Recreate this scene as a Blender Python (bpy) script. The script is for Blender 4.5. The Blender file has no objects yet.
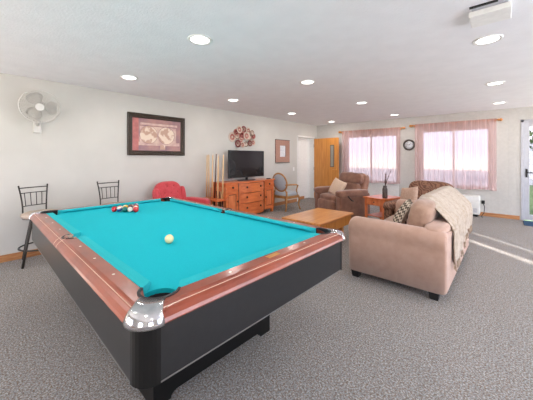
import bpy, bmesh, math, random
from math import sin, cos, pi, radians, sqrt
from mathutils import Vector, Matrix
random.seed(7)
S = bpy.context.scene
COL = S.collection

# ------------------------------------------------------------------ materials
def s2l(c):
    return tuple(((x/255)/12.92 if x/255 <= .04045 else ((x/255+.055)/1.055)**2.4) for x in c)
MATS = {}
def pm(name, rgb, rough=.6, metal=0, rgb2=None, scale=20, bump=0, bscale=None, stretch=None, coat=0, sheen=0, spec=.5, detail=4, ramp=(.35, .65)):
    m = bpy.data.materials.new(name); m.use_nodes = True
    n = m.node_tree.nodes; l = m.node_tree.links; b = n['Principled BSDF']
    b.inputs['Base Color'].default_value = (*s2l(rgb), 1)
    b.inputs['Roughness'].default_value = rough; b.inputs['Metallic'].default_value = metal
    b.inputs['Coat Weight'].default_value = coat; b.inputs['Sheen Weight'].default_value = sheen
    b.inputs['Specular IOR Level'].default_value = spec
    tc = n.new('ShaderNodeTexCoord'); mp = n.new('ShaderNodeMapping')
    l.new(tc.outputs['Object'], mp.inputs['Vector'])
    if stretch: mp.inputs['Scale'].default_value = stretch
    nz = n.new('ShaderNodeTexNoise'); nz.inputs['Scale'].default_value = scale; nz.inputs['Detail'].default_value = detail
    l.new(mp.outputs['Vector'], nz.inputs['Vector'])
    if rgb2 is None: rgb2 = tuple(min(255, x*1.03) for x in rgb)
    cr = n.new('ShaderNodeValToRGB')
    cr.color_ramp.elements[0].position = ramp[0]; cr.color_ramp.elements[0].color = (*s2l(rgb), 1)
    cr.color_ramp.elements[1].position = ramp[1]; cr.color_ramp.elements[1].color = (*s2l(rgb2), 1)
    l.new(nz.outputs['Fac'], cr.inputs['Fac']); l.new(cr.outputs['Color'], b.inputs['Base Color'])
    if bump:
        n2 = n.new('ShaderNodeTexNoise'); n2.inputs['Scale'].default_value = bscale or scale*3; n2.inputs['Detail'].default_value = 3
        l.new(mp.outputs['Vector'], n2.inputs['Vector'])
        bp = n.new('ShaderNodeBump'); bp.inputs['Strength'].default_value = bump; bp.inputs['Distance'].default_value = .01
        l.new(n2.outputs['Fac'], bp.inputs['Height']); l.new(bp.outputs['Normal'], b.inputs['Normal'])
    MATS[name] = m
    return m
def emis(name, rgb, strength):
    m = bpy.data.materials.new(name); m.use_nodes = True
    b = m.node_tree.nodes['Principled BSDF']
    b.inputs['Base Color'].default_value = (.9, .9, .9, 1)
    b.inputs['Emission Color'].default_value = (*s2l(rgb), 1); b.inputs['Emission Strength'].default_value = strength
    return m

wall_m = pm('wall_paint', (201, 197, 190), .75, rgb2=(205, 201, 194), scale=3, bump=.05, bscale=90)
ceil_m = pm('ceiling_paint', (236, 235, 237), .9, rgb2=(240, 239, 241), scale=5, bump=.35, bscale=60)
white_trim = pm('white_trim', (226, 224, 221), .5)
white_plastic = pm('white_plastic', (232, 230, 226), .4)
base_wood = pm('baseboard_wood', (196, 140, 92), .45, rgb2=(172, 112, 68), scale=6, stretch=(1, 1, 8))
oak = pm('orange_oak', (214, 146, 70), .35, rgb2=(196, 124, 54), scale=5, stretch=(6, 6, .5), coat=.3)
oak_table = pm('coffee_table_oak', (216, 150, 84), .3, rgb2=(196, 122, 60), scale=4, stretch=(7, .6, 6), coat=.5)
cherry = pm('cherry_wood', (226, 126, 70), .35, rgb2=(204, 102, 52), scale=5, stretch=(6, .8, 4), coat=.3)
cherry_v = pm('cherry_panel', (234, 142, 88), .35, rgb2=(212, 114, 66), scale=5, stretch=(6, 6, .8), coat=.3)
cherry_dark = pm('cherry_groove', (110, 50, 30), .5)
rail_wood = pm('rail_mahogany', (152, 70, 44), .3, rgb2=(126, 54, 34), scale=3, stretch=(2, 2, 2), coat=.45)
chair_wood = pm('honey_chair_wood', (196, 144, 84), .35, rgb2=(170, 116, 60), scale=12, coat=.3)
cue_wood = pm('pale_maple', (226, 190, 140), .35, rgb2=(212, 170, 118), scale=10, stretch=(4, 4, .5), coat=.4)
cue_butt = pm('cue_butt_brown', (96, 44, 26), .3, rgb2=(60, 28, 20), scale=12, coat=.5)
felt = pm('teal_felt', (20, 184, 198), .85, rgb2=(26, 190, 204), scale=200, bump=.03, bscale=500, spec=.15)
felt2 = pm('teal_cushion_felt', (40, 178, 186), .85, rgb2=(46, 184, 192), scale=200, spec=.15)
black_lam = pm('charcoal_laminate', (24, 24, 26), .36, rgb2=(28, 28, 30), scale=30)
black_gloss = pm('black_gloss', (9, 9, 9), .35, spec=.35)
black_mat = pm('black_matte', (22, 21, 21), .6)
pocket_m = pm('pocket_leather', (26, 26, 30), .5)
chrome = pm('chrome', (215, 215, 218), .12, metal=1, rgb2=(190, 190, 195), scale=25)
steel_trim = pm('brushed_trim', (150, 148, 145), .35, metal=.8)
pearl = pm('pearl', (226, 214, 200), .3)
inlay = pm('inlay', (206, 172, 150), .45)
brass = pm('brass', (206, 150, 80), .3, metal=.7)
iron = pm('dark_iron', (66, 60, 54), .45, metal=.3, rgb2=(50, 46, 42), scale=60)
seat_beige = pm('stool_seat_fabric', (196, 178, 162), .85, rgb2=(184, 164, 148), scale=80, bump=.2)
red_up = pm('red_upholstery', (206, 70, 76), .7, rgb2=(190, 54, 62), scale=60, bump=.1, sheen=.3)
brown_up = pm('brown_suede', (150, 106, 84), .75, rgb2=(124, 82, 64), scale=7, bump=.12, bscale=18, sheen=.4)
sofa_up = pm('beige_sofa_fabric', (188, 152, 133), .85, rgb2=(180, 143, 124), scale=14, bump=.12, bscale=160, sheen=.3)
sofa_cush = pm('tan_cushion_fabric', (170, 136, 115), .85, rgb2=(154, 119, 98), scale=14, bump=.15, bscale=60, sheen=.3)
throw_m = pm('cream_throw', (190, 172, 154), .95, rgb2=(170, 149, 129), scale=30, bump=.5, bscale=120, sheen=.3)
throw_dark = pm('throw_fringe', (186, 166, 146), .95, rgb2=(150, 128, 106), scale=60)
pillow_cream = pm('cream_pillow', (222, 196, 172), .85, rgb2=(214, 184, 160), scale=40, bump=.1)
pillow_pink = pm('dusty_beige_pillow', (196, 166, 146), .85, rgb2=(184, 150, 130), scale=30, bump=.15)
blue_grey = pm('blue_grey_upholstery', (196, 200, 206), .8, rgb2=(178, 186, 194), scale=90, bump=.1)
vase_m = pm('dark_vase', (92, 80, 76), .4, rgb2=(72, 62, 60), scale=20)
twig_m = pm('dark_twigs', (92, 62, 58), .8)
tv_black = pm('tv_bezel', (18, 18, 20), .3)
tv_screen = pm('tv_screen', (30, 31, 33), .12, rgb2=(36, 37, 39), scale=2)
dark_knob = pm('dark_bronze_knob', (52, 34, 28), .4, metal=.5)
door_grey = pm('grey_aluminium', (186, 186, 192), .4, metal=.2)
mat_blue = pm('blue_mat', (34, 74, 108), .9, rgb2=(24, 58, 90), scale=100, bump=.3)
rug_grey = pm('hall_floor', (150, 140, 130), .9)
frame_dark = pm('carved_dark_frame', (74, 62, 50), .5, rgb2=(42, 34, 28), scale=70, bump=.6, bscale=70)
grass = pm('grass', (96, 124, 70), .95, rgb2=(130, 150, 96), scale=3)
leaf = pm('foliage', (70, 96, 56), .9, rgb2=(110, 130, 84), scale=4)
bark = pm('bark', (96, 82, 68), .9)
siding = pm('pale_siding', (196, 200, 214), .8)
pale_ground = pm('pale_outdoor_ground', (206, 202, 196), .9, rgb2=(190, 186, 180), scale=10)
lamp_em = emis('lamp_lens', (255, 252, 246), 6)

rail_wood.node_tree.nodes['Principled BSDF'].inputs['Coat Roughness'].default_value = .18
# carpet: speckled loop pile
def carpet():
    m = bpy.data.materials.new('speckled_carpet'); m.use_nodes = True
    n = m.node_tree.nodes; l = m.node_tree.links; b = n['Principled BSDF']
    tc = n.new('ShaderNodeTexCoord')
    a = n.new('ShaderNodeTexNoise'); a.inputs['Scale'].default_value = 95; a.inputs['Detail'].default_value = 5; a.inputs['Roughness'].default_value = .75
    l.new(tc.outputs['Object'], a.inputs['Vector'])
    r = n.new('ShaderNodeValToRGB'); e = r.color_ramp.elements
    e[0].position = .36; e[0].color = (*s2l((104, 91, 82)), 1)
    e[1].position = .62; e[1].color = (*s2l((192, 184, 176)), 1)
    x = e.new(.46); x.color = (*s2l((144, 124, 109)), 1)
    x = e.new(.53); x.color = (*s2l((140, 147, 152)), 1)
    l.new(a.outputs['Fac'], r.inputs['Fac'])
    c = n.new('ShaderNodeTexVoronoi'); c.inputs['Scale'].default_value = 160
    l.new(tc.outputs['Object'], c.inputs['Vector'])
    bw = n.new('ShaderNodeRGBToBW'); l.new(c.outputs['Color'], bw.inputs['Color'])
    mx = n.new('ShaderNodeMixRGB'); mx.blend_type = 'OVERLAY'; mx.inputs['Fac'].default_value = .35
    l.new(r.outputs['Color'], mx.inputs[1]); l.new(bw.outputs['Val'], mx.inputs[2])
    l.new(mx.outputs['Color'], b.inputs['Base Color'])
    b.inputs['Roughness'].default_value = .95; b.inputs['Specular IOR Level'].default_value = .1
    bp = n.new('ShaderNodeBump'); bp.inputs['Strength'].default_value = .5; bp.inputs['Distance'].default_value = .008
    l.new(a.outputs['Fac'], bp.inputs['Height']); l.new(bp.outputs['Normal'], b.inputs['Normal'])
    return m
carpet_m = carpet()

def panel_wall():
    m = pm('panelled_wall_paint', (194, 190, 184), .7)
    n = m.node_tree.nodes; l = m.node_tree.links; b = n['Principled BSDF']
    tc = n.new('ShaderNodeTexCoord'); w = n.new('ShaderNodeTexWave'); w.wave_type = 'BANDS'; w.bands_direction = 'X'
    w.inputs['Scale'].default_value = 2.2; w.inputs['Distortion'].default_value = 0
    l.new(tc.outputs['Object'], w.inputs['Vector'])
    r = n.new('ShaderNodeValToRGB'); r.color_ramp.elements[0].position = 0; r.color_ramp.elements[1].position = .06
    l.new(w.outputs['Fac'], r.inputs['Fac'])
    bp = n.new('ShaderNodeBump'); bp.inputs['Strength'].default_value = .3; bp.inputs['Distance'].default_value = .004
    l.new(r.outputs['Color'], bp.inputs['Height']); l.new(bp.outputs['Normal'], b.inputs['Normal'])
    return m
panel_m = panel_wall()

def glass(name, tint=(1, 1, 1)):
    m = bpy.data.materials.new(name); m.use_nodes = True
    n = m.node_tree.nodes; l = m.node_tree.links; n.clear()
    o = n.new('ShaderNodeOutputMaterial'); t = n.new('ShaderNodeBsdfTransparent'); g = n.new('ShaderNodeBsdfGlossy'); mx = n.new('ShaderNodeMixShader')
    t.inputs['Color'].default_value = (*tint, 1); g.inputs['Roughness'].default_value = .02
    fr = n.new('ShaderNodeFresnel'); fr.inputs['IOR'].default_value = 1.4
    l.new(fr.outputs['Fac'], mx.inputs['Fac']); l.new(t.outputs[0], mx.inputs[1]); l.new(g.outputs[0], mx.inputs[2]); l.new(mx.outputs[0], o.inputs['Surface'])
    return m
glass_m = glass('window_glass')
dimming_m = glass('daylight_dimming_glass', (.47, .45, .45))  # tint added to cut daylight through the far windows and door
lite_m = pm('dark_door_glass', (150, 146, 138), .2)

def sheer():
    m = bpy.data.materials.new('pink_sheer'); m.use_nodes = True
    n = m.node_tree.nodes; l = m.node_tree.links; n.clear()
    o = n.new('ShaderNodeOutputMaterial')
    t = n.new('ShaderNodeBsdfTransparent'); t.inputs['Color'].default_value = (.97, .93, .94, 1)
    d = n.new('ShaderNodeBsdfDiffuse'); d.inputs['Color'].default_value = (*s2l((240, 202, 200)), 1)
    tr = n.new('ShaderNodeBsdfTranslucent'); tr.inputs['Color'].default_value = (*s2l((242, 206, 205)), 1)
    m1 = n.new('ShaderNodeMixShader'); m1.inputs['Fac'].default_value = .6
    l.new(d.outputs[0], m1.inputs[1]); l.new(tr.outputs[0], m1.inputs[2])
    # a sheer weave covers more when seen edge-on
    lw = n.new('ShaderNodeLayerWeight'); lw.inputs['Blend'].default_value = .35
    mr = n.new('ShaderNodeMapRange'); mr.inputs['To Min'].default_value = .42; mr.inputs['To Max'].default_value = .9
    l.new(lw.outputs['Facing'], mr.inputs['Value'])
    m2 = n.new('ShaderNodeMixShader'); l.new(mr.outputs['Result'], m2.inputs['Fac'])
    l.new(t.outputs[0], m2.inputs[1]); l.new(m1.outputs[0], m2.inputs[2]); l.new(m2.outputs[0], o.inputs['Surface'])
    return m
sheer_m = sheer()

def ball_mat(name, rgb, stripe=False):
    m = bpy.data.materials.new(name); m.use_nodes = True
    n = m.node_tree.nodes; l = m.node_tree.links; b = n['Principled BSDF']
    b.inputs['Roughness'].default_value = .12; b.inputs['Coat Weight'].default_value = .6
    tc = n.new('ShaderNodeTexCoord'); sx = n.new('ShaderNodeSeparateXYZ'); l.new(tc.outputs['Object'], sx.inputs[0])
    ab = n.new('ShaderNodeMath'); ab.operation = 'ABSOLUTE'; l.new(sx.outputs['Z'], ab.inputs[0])
    gt = n.new('ShaderNodeMath'); gt.operation = 'GREATER_THAN'; gt.inputs[1].default_value = .014 if stripe else 1.0
    l.new(ab.outputs[0], gt.inputs[0])
    mx = n.new('ShaderNodeMixRGB'); mx.inputs[1].default_value = (*s2l(rgb), 1); mx.inputs[2].default_value = (*s2l((240, 232, 215)), 1)
    l.new(gt.outputs[0], mx.inputs['Fac']); l.new(mx.outputs['Color'], b.inputs['Base Color'])
    return m

def wave_mat(name, c1, c2, scale, dist, kind='BANDS', ramp=(.45, .55), rough=.85, direction='DIAGONAL', bump=0):
    m = bpy.data.materials.new(name); m.use_nodes = True
    n = m.node_tree.nodes; l = m.node_tree.links; b = n['Principled BSDF']; b.inputs['Roughness'].default_value = rough
    tc = n.new('ShaderNodeTexCoord'); w = n.new('ShaderNodeTexWave'); w.wave_type = kind
    if kind == 'BANDS': w.bands_direction = direction
    w.inputs['Scale'].default_value = scale; w.inputs['Distortion'].default_value = dist; w.inputs['Detail'].default_value = 1.5; w.inputs['Detail Scale'].default_value = 1.2
    l.new(tc.outputs['Object'], w.inputs['Vector'])
    r = n.new('ShaderNodeValToRGB'); r.color_ramp.elements[0].position = ramp[0]; r.color_ramp.elements[1].position = ramp[1]
    r.color_ramp.elements[0].color = (*s2l(c1), 1); r.color_ramp.elements[1].color = (*s2l(c2), 1)
    l.new(w.outputs['Fac'], r.inputs['Fac']); l.new(r.outputs['Color'], b.inputs['Base Color'])
    return m
swirl_brown = wave_mat('swirled_brown_fabric', (104, 70, 54), (146, 106, 84), 7, 12, ramp=(.2, .8))
def zigzag():
    m = bpy.data.materials.new('zigzag_pillow_fabric'); m.use_nodes = True
    n = m.node_tree.nodes; l = m.node_tree.links; b = n['Principled BSDF']; b.inputs['Roughness'].default_value = .9
    tc = n.new('ShaderNodeTexCoord'); sx = n.new('ShaderNodeSeparateXYZ'); l.new(tc.outputs['Object'], sx.inputs[0])
    def M(op, a, bb=None):
        k = n.new('ShaderNodeMath'); k.operation = op
        for i, v in enumerate((a, bb)):
            if v is None: continue
            if isinstance(v, (int, float)): k.inputs[i].default_value = v
            else: l.new(v, k.inputs[i])
        return k.outputs[0]
    pp = M('PINGPONG', sx.outputs['X'], .035)
    sm = M('ADD', sx.outputs['Z'], pp)
    fr = M('PINGPONG', sm, .032)
    gt = M('GREATER_THAN', fr, .018)
    mx = n.new('ShaderNodeMixRGB'); mx.inputs[1].default_value = (*s2l((92, 78, 66)), 1); mx.inputs[2].default_value = (*s2l((214, 200, 180)), 1)
    l.new(gt, mx.inputs['Fac']); l.new(mx.outputs['Color'], b.inputs['Base Color'])
    return m
zig_m = zigzag()
map_disc = pm('map_hemisphere', (226, 204, 184), .4, rgb2=(190, 150, 130), scale=9, ramp=(.48, .56))
map_bg = pm('map_background', (176, 128, 122), .35, rgb2=(140, 104, 112), scale=5)
map_left = pm('map_rose_margin', (196, 112, 104), .35, rgb2=(170, 96, 92), scale=12)
map_band = pm('map_pale_band', (216, 186, 168), .35, rgb2=(190, 150, 142), scale=10)
mosaic_m = wave_mat('plaid_wood_frame', (138, 92, 78), (198, 156, 138), 10, 1.5, direction='Y', ramp=(.35, .65), rough=.5)
paper_m = pm('white_paper', (232, 232, 234), .5, rgb2=(206, 206, 212), scale=30)
plate_cols = [pm('plate_cream', (206, 186, 172), .35, .5), pm('plate_rose', (176, 116, 106), .35, .5), pm('plate_wine', (122, 52, 52), .35, .5), pm('plate_taupe', (150, 128, 114), .35, .5)]
plate_dark = pm('plate_rim', (92, 66, 58), .4, .6)

# ------------------------------------------------------------------ mesh helpers
def NB(): return bmesh.new()
def box(bm, x0, x1, y0, y1, z0, z1, bev=0, seg=2, mi=0, M=None):
    vs = [bm.verts.new(p) for p in ((x0,y0,z0),(x1,y0,z0),(x1,y1,z0),(x0,y1,z0),(x0,y0,z1),(x1,y0,z1),(x1,y1,z1),(x0,y1,z1))]
    fs = [bm.faces.new([vs[i] for i in q]) for q in ((3,2,1,0),(4,5,6,7),(0,1,5,4),(1,2,6,5),(2,3,7,6),(3,0,4,7))]
    for f in fs: f.material_index = mi
    allv = set(vs)
    if bev:
        es = list({e for f in fs for e in f.edges})
        r = bmesh.ops.bevel(bm, geom=es, offset=bev, segments=seg, affect='EDGES', profile=.5)
        allv = set(v for v in r['verts']) | {v for v in vs if v.is_valid}
        for f in r['faces']: f.material_index = mi
    if M is not None:
        bmesh.ops.transform(bm, matrix=M, verts=[v for v in allv if v.is_valid])
    return bm
def tube(bm, pts, r, n=8, closed=False, mi=0):
    pts = [Vector(p) for p in pts]; N = len(pts)
    rs = r if isinstance(r, (list, tuple)) else [r]*N
    rings = []
    up = None
    for i, p in enumerate(pts):
        if closed: t = (pts[(i+1) % N]-pts[i-1])
        else: t = pts[min(i+1, N-1)]-pts[max(i-1, 0)]
        t.normalize()
        if up is None:
            up = Vector((0, 0, 1)) if abs(t.z) < .9 else Vector((1, 0, 0))
        a = t.cross(up)
        if a.length < 1e-4: a = t.cross(Vector((.3, .8, .1)))
        a.normalize(); b = a.cross(t).normalized(); up = b
        rings.append([bm.verts.new(p + a*(rs[i]*cos(2*pi*k/n)) + b*(rs[i]*sin(2*pi*k/n))) for k in range(n)])
    for i in range(N if closed else N-1):
        A, B = rings[i], rings[(i+1) % N]
        for k in range(n):
            f = bm.faces.new((A[k], A[(k+1) % n], B[(k+1) % n], B[k])); f.material_index = mi; f.smooth = True
    if not closed:
        f = bm.faces.new(rings[0][::-1]); f.material_index = mi
        f = bm.faces.new(rings[-1]); f.material_index = mi
    return bm
def lathe(bm, prof, n=24, c=(0, 0, 0), mi=0, axis='Z', arc=None):
    rings = []
    for (r, z) in prof:
        ring = []
        if r < 1e-6:
            ring = [(0, 0, z)]
        else:
            ring = [(r*cos(2*pi*k/n), r*sin(2*pi*k/n), z) for k in range(n)]
        out = []
        for (x, y, zz) in ring:
            if axis == 'X': q = (zz, x, y)
            elif axis == 'Y': q = (y, zz, x)
            else: q = (x, y, zz)
            out.append(bm.verts.new((q[0]+c[0], q[1]+c[1], q[2]+c[2])))
        rings.append(out)
    for A, B in zip(rings, rings[1:]):
        for k in range(n):
            a0, a1 = A[k % len(A)], A[(k+1) % len(A)]; b0, b1 = B[k % len(B)], B[(k+1) % len(B)]
            vs = []
            for v in (a0, a1, b1, b0):
                if v not in vs: vs.append(v)
            if len(vs) > 2:
                f = bm.faces.new(vs); f.smooth = True; f.material_index = mi
    return bm
def prism(bm, pts, z0, z1, mi=0, bev=0):
    """extrude plan polygon pts (x,y) from z0 to z1"""
    a = [bm.verts.new((x, y, z0)) for x, y in pts]; b = [bm.verts.new((x, y, z1)) for x, y in pts]
    n = len(pts); fs = [bm.faces.new(a[::-1]), bm.faces.new(b)]
    for i in range(n): fs.append(bm.faces.new((a[i], a[(i+1) % n], b[(i+1) % n], b[i])))
    for f in fs: f.material_index = mi
    if bev:
        es = list(fs[1].edges)+list(fs[0].edges)
        bmesh.ops.bevel(bm, geom=es, offset=bev, segments=2, affect='EDGES')
    return bm
def sweep(bm, secs, mi=0, smooth=False, close_ends=True):
    """secs: list of equal-length closed sections (lists of 3D points)"""
    R = [[bm.verts.new(p) for p in s] for s in secs]; n = len(R[0])
    for A, B in zip(R, R[1:]):
        for k in range(n):
            f = bm.faces.new((A[k], A[(k+1) % n], B[(k+1) % n], B[k])); f.material_index = mi; f.smooth = smooth
    if close_ends:
        bm.faces.new(R[0][::-1]).material_index = mi; bm.faces.new(R[-1]).material_index = mi
    return bm
def cushion(bm, w, d, h, n=14, e=.35, puff=0., c=(0, 0, 0), M=None, wr=0, seed=0, mi=0, crown=None):
    """soft rounded block centred at c; e = roundness exponent (small = boxier)"""
    rng = random.Random(seed); ph = [rng.uniform(0, 6) for _ in range(6)]
    tmp = bmesh.new(); bmesh.ops.create_cube(tmp, size=2)
    bmesh.ops.subdivide_edges(tmp, edges=tmp.edges[:], cuts=n-1, use_grid_fill=True)
    vm = {}
    for v in tmp.verts:
        p = v.co.copy(); L = p.length
        s = p.normalized(); q = Vector((abs(s.x), abs(s.y), abs(s.z)))
        k = 2/e
        rr = (q.x**k+q.y**k+q.z**k)**(-1/k)
        s = s*rr
        x, y, z = s
        if puff:
            z *= 1+puff*(1-x*x)*(1-y*y)-puff*.5*(x*x*y*y)
        if wr:
            a = wr*(sin(5*x+ph[0]+2*y)*sin(4*y+ph[1])+.5*sin(9*x+ph[2])*sin(7*z+ph[3]+3*y))
            x += a*.5; y += a*.5; z += a
        vm[v] = bm.verts.new((M @ Vector((x*w/2+c[0], y*d/2+c[1], z*h/2+c[2]))) if M is not None else (x*w/2+c[0], y*d/2+c[1], z*h/2+c[2]))
    for f in tmp.faces:
        g = bm.faces.new([vm[v] for v in f.verts]); g.smooth = True; g.material_index = mi
    tmp.free()
    return bm
def pillow(bm, w, h, t, n=16, M=None, seed=0, mi=0):
    """throw pillow in local XZ plane with pinched corners, thickness along Y"""
    rng = random.Random(seed); ph = rng.uniform(0, 6)
    def P(i, j, s):
        u = -1+2*i/n; v = -1+2*j/n
        k = max(0, (1-u**4))*max(0, (1-v**4))
        th = t/2*(k**.55)*(1+.06*sin(5*u+ph)*cos(4*v))
        sc = 1-.07*(1-abs(u)**2)*abs(v)**2; sc2 = 1-.07*(1-abs(v)**2)*abs(u)**2
        return Vector((u*w/2*sc2, s*th, v*h/2*sc))
    G = {}
    for i in range(n+1):
        for j in range(n+1):
            b = i in (0, n) or j in (0, n)
            for s in (1, -1):
                if b and s == -1: G[i, j, s] = G[i, j, 1]; continue
                p = P(i, j, s); G[i, j, s] = bm.verts.new(M @ p if M is not None else p)
    for i in range(n):
        for j in range(n):
            for s in (1, -1):
                q = [G[i, j, s], G[i+1, j, s], G[i+1, j+1, s], G[i, j+1, s]]
                if s == 1: q = q[::-1]
                f = bm.faces.new(q); f.smooth = True; f.material_index = mi
    return bm
def obj(name, bm, mats, parent=None, smooth=None, loc=None, rot=None, recalc=True):
    if recalc: bmesh.ops.recalc_face_normals(bm, faces=bm.faces[:])
    me = bpy.data.meshes.new(name); bm.to_mesh(me); bm.free()
    if not isinstance(mats, (list, tuple)): mats = [mats]
    for m in mats: me.materials.append(m)
    if smooth is not None:
        for p in me.polygons: p.use_smooth = smooth
    o = bpy.data.objects.new(name, me); COL.objects.link(o)
    if parent: o.parent = parent
    if loc: o.location = loc
    if rot: o.rotation_euler = rot
    return o
def thing(name, label, cat, loc=(0, 0, 0), rz=0, group=None):
    o = bpy.data.objects.new(name, None); COL.objects.link(o); o.empty_display_size = .1
    o.location = loc; o.rotation_euler = (0, 0, rz); o['label'] = label; o['category'] = cat
    if group: o['group'] = group
    return o
def tag(o, label, cat, group=None):
    o['label'] = label; o['category'] = cat
    if group: o['group'] = group
    return o
def struct(name, bm, m, parent=None, **k):
    o = obj(name, bm, m, parent, **k)
    if not parent: o['kind'] = 'structure'
    return o
def copy_tree(o, parent=None):
    c = o.copy(); COL.objects.link(c)
    if parent: c.parent = parent
    for ch in list(o.children): copy_tree(ch, c)
    return c
def T(x=0, y=0, z=0): return Matrix.Translation((x, y, z))
def R(a, ax): return Matrix.Rotation(radians(a), 4, ax)
def rrect(hx, hy, r, n=6):
    pts = []
    for cx, cy, a0 in ((hx-r, hy-r, 0), (-hx+r, hy-r, 90), (-hx+r, -hy+r, 180), (hx-r, -hy+r, 270)):
        for k in range(n+1):
            a = radians(a0+90*k/n); pts.append((cx+r*cos(a), cy+r*sin(a)))
    return pts

# ------------------------------------------------------------------ room
XL, YF, CH, XR, YB = -4.87, 8.07, 2.44, 3.4, -3.0
WT = .14
def wall_with_holes(name, axis, pos, thick, a0, a1, z1, holes, m):
    """axis 'X': wall plane X=pos, runs along Y; holes (a0,a1,z0,z1)"""
    bm = NB()
    cuts = sorted({a0, a1} | {h[0] for h in holes} | {h[1] for h in holes})
    for s, e in zip(cuts, cuts[1:]):
        mid = (s+e)/2; hs = sorted([h for h in holes if h[0] < mid < h[1]], key=lambda h: h[2])
        z = 0
        segs = []
        for h in hs:
            if h[2] > z: segs.append((z, h[2]))
            z = h[3]
        if z < z1: segs.append((z, z1))
        for (p, q) in segs:
            if axis == 'X': box(bm, min(pos, pos+thick), max(pos, pos+thick), s, e, p, q)
            else: box(bm, s, e, min(pos, pos+thick), max(pos, pos+thick), p, q)
    bmesh.ops.remove_doubles(bm, verts=bm.verts[:], dist=1e-5)
    return struct(name, bm, m)
W1 = (-3.80, -2.30, .64, 2.02); W2 = (-1.72, -.30, .64, 2.06); D2 = (.26, 1.22, 0, 2.12)
D1 = (6.95, 7.86, 0, 2.0)
floor = struct('floor', box(NB(), XL-.001, XR, YB, YF, -.12, 0), carpet_m)
struct('ceiling', box(NB(), XL-WT, XR+WT, YB-WT, YF+WT, CH, CH+.12), ceil_m)
wall_with_holes('wall_left', 'X', XL, -WT, YB, YF+WT, CH, [D1], wall_m)
wall_with_holes('wall_far', 'Y', YF, WT, XL, XR+WT, CH, [W1, W2, D2], panel_m)
WR1 = (-2.4, -.9, .3, 1.85); WR2 = (.6, 4.6, .12, 2.2); WR3 = (5.45, 7.8, .12, 2.2)
WB1 = (-4.3, -1.7, .25, 1.75); WB2 = (.1, 1.3, .25, 1.75)  # unseen rear windows, added and sized to light the ceiling
wall_with_holes('wall_right', 'X', XR, WT, YB, YF, CH, [WR1, WR2, WR3], wall_m)
wall_with_holes('wall_rear', 'Y', YB, -WT, XL-WT, XR+WT, CH, [WB1, WB2], wall_m)
# shallow white recess behind the left doorway
struct('floor_recess', box(NB(), -5.2, XL-.001, 6.8, 8.0, -.12, 0), carpet_m)
bm = NB(); box(bm, -5.16, -5.06, 6.8, 8.0, 0, CH); box(bm, -5.06, XL-WT, 6.8, 6.95, 0, CH); box(bm, -5.06, XL-WT, 7.86, 8.0, 0, CH); box(bm, -5.06, XL-WT, 6.95, 7.86, 2.0, CH)
for k in range(7): box(bm, -5.062, -5.055, 7.0+k*.125, 7.115+k*.125, .1, 1.98, .002)
struct('wall_recess', bm, pm('recess_white', (236, 235, 232), .6))
struct('baseboard_recess', box(NB(), -5.06, -5.035, 6.95, 7.55, 0, .09), base_wood)
# baseboards
struct('baseboard_left', box(NB(), XL, XL+.014, YB, 6.88, 0, .092, .003), base_wood)
struct('baseboard_far', box(NB(), XL, .19, YF-.014, YF, 0, .085, .003), base_wood)
struct('baseboard_right', box(NB(), XR-.014, XR, YB, YF, 0, .085), base_wood)
struct('baseboard_rear', box(NB(), XL, XR, YB, YB+.014, 0, .085), base_wood)
# door 1 casing and open oak door
bm = NB()
box(bm, XL-WT, XL+.012, 6.90, 6.955, 0, 2.05, .003); box(bm, XL-WT, XL+.012, 7.855, 7.91, 0, 2.05, .003); box(bm, XL-WT, XL+.012, 6.90, 7.91, 1.995, 2.05, .003)
struct('trim_1', bm, white_trim)
d1 = struct('door_1', box(NB(), 0, .90, -.02, .02, .012, 1.985, .003), oak, loc=(XL+.02, 7.875, 0), rot=(0, 0, radians(-2)))
bm = NB(); box(bm, .61, .75, -.024, .024, 1.06, 1.76, .003)
o = obj('glass_frame', bm, frame_dark, d1)
obj('glass', box(NB(), .63, .73, -.027, .027, 1.08, 1.74), lite_m, d1)
bm = NB(); lathe(bm, [(.001, -.02), (.03, -.02), (.03, -.03), (.012, -.035), (.012, -.06), (.02, -.065)], c=(.83, 0, .98), axis='Y'); tube(bm, [(.83, -.062, .98), (.72, -.066, .98)], .01)
obj('handle', bm, brass, d1)
for z in (.3, 1.0, 1.75):
    obj('hinge', lathe(NB(), [(0.001, -.05), (.009, -.05), (.009, .05), (0.001, .05)], c=(0, -.026, z), n=8), steel_trim, d1)
# door 2: aluminium glazed door in the far wall
bm = NB()
for a, b in ((.21, .262), (1.218, 1.27)): box(bm, a, b, YF-.012, YF+WT, 0, 2.17, .004)
box(bm, .21, 1.27, YF-.012, YF+WT, 2.118, 2.17, .004)
struct('trim_2', bm, door_grey)
bm = NB(); y0, y1 = YF+.02, YF+.065
box(bm, .262, .345, y0, y1, .01, 2.118, .004); box(bm, 1.135, 1.218, y0, y1, .01, 2.118, .004); box(bm, .345, 1.135, y0, y1, 2.02, 2.118, .004); box(bm, .345, 1.135, y0, y1, .01, .13, .004)
d2 = struct('door_2', bm, door_grey)
obj('glass', box(NB(), .34, 1.14, YF+.04, YF+.046, .125, 2.025), dimming_m, d2)
bm = NB(); box(bm, .285, .315, YF-.0, YF+.022, .93, 1.11, .006); tube(bm, [(.30, YF, 1.03), (.30, YF-.05, 1.03), (.40, YF-.055, 1.03)], .012)
obj('handle', bm, black_mat, d2)
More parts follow.
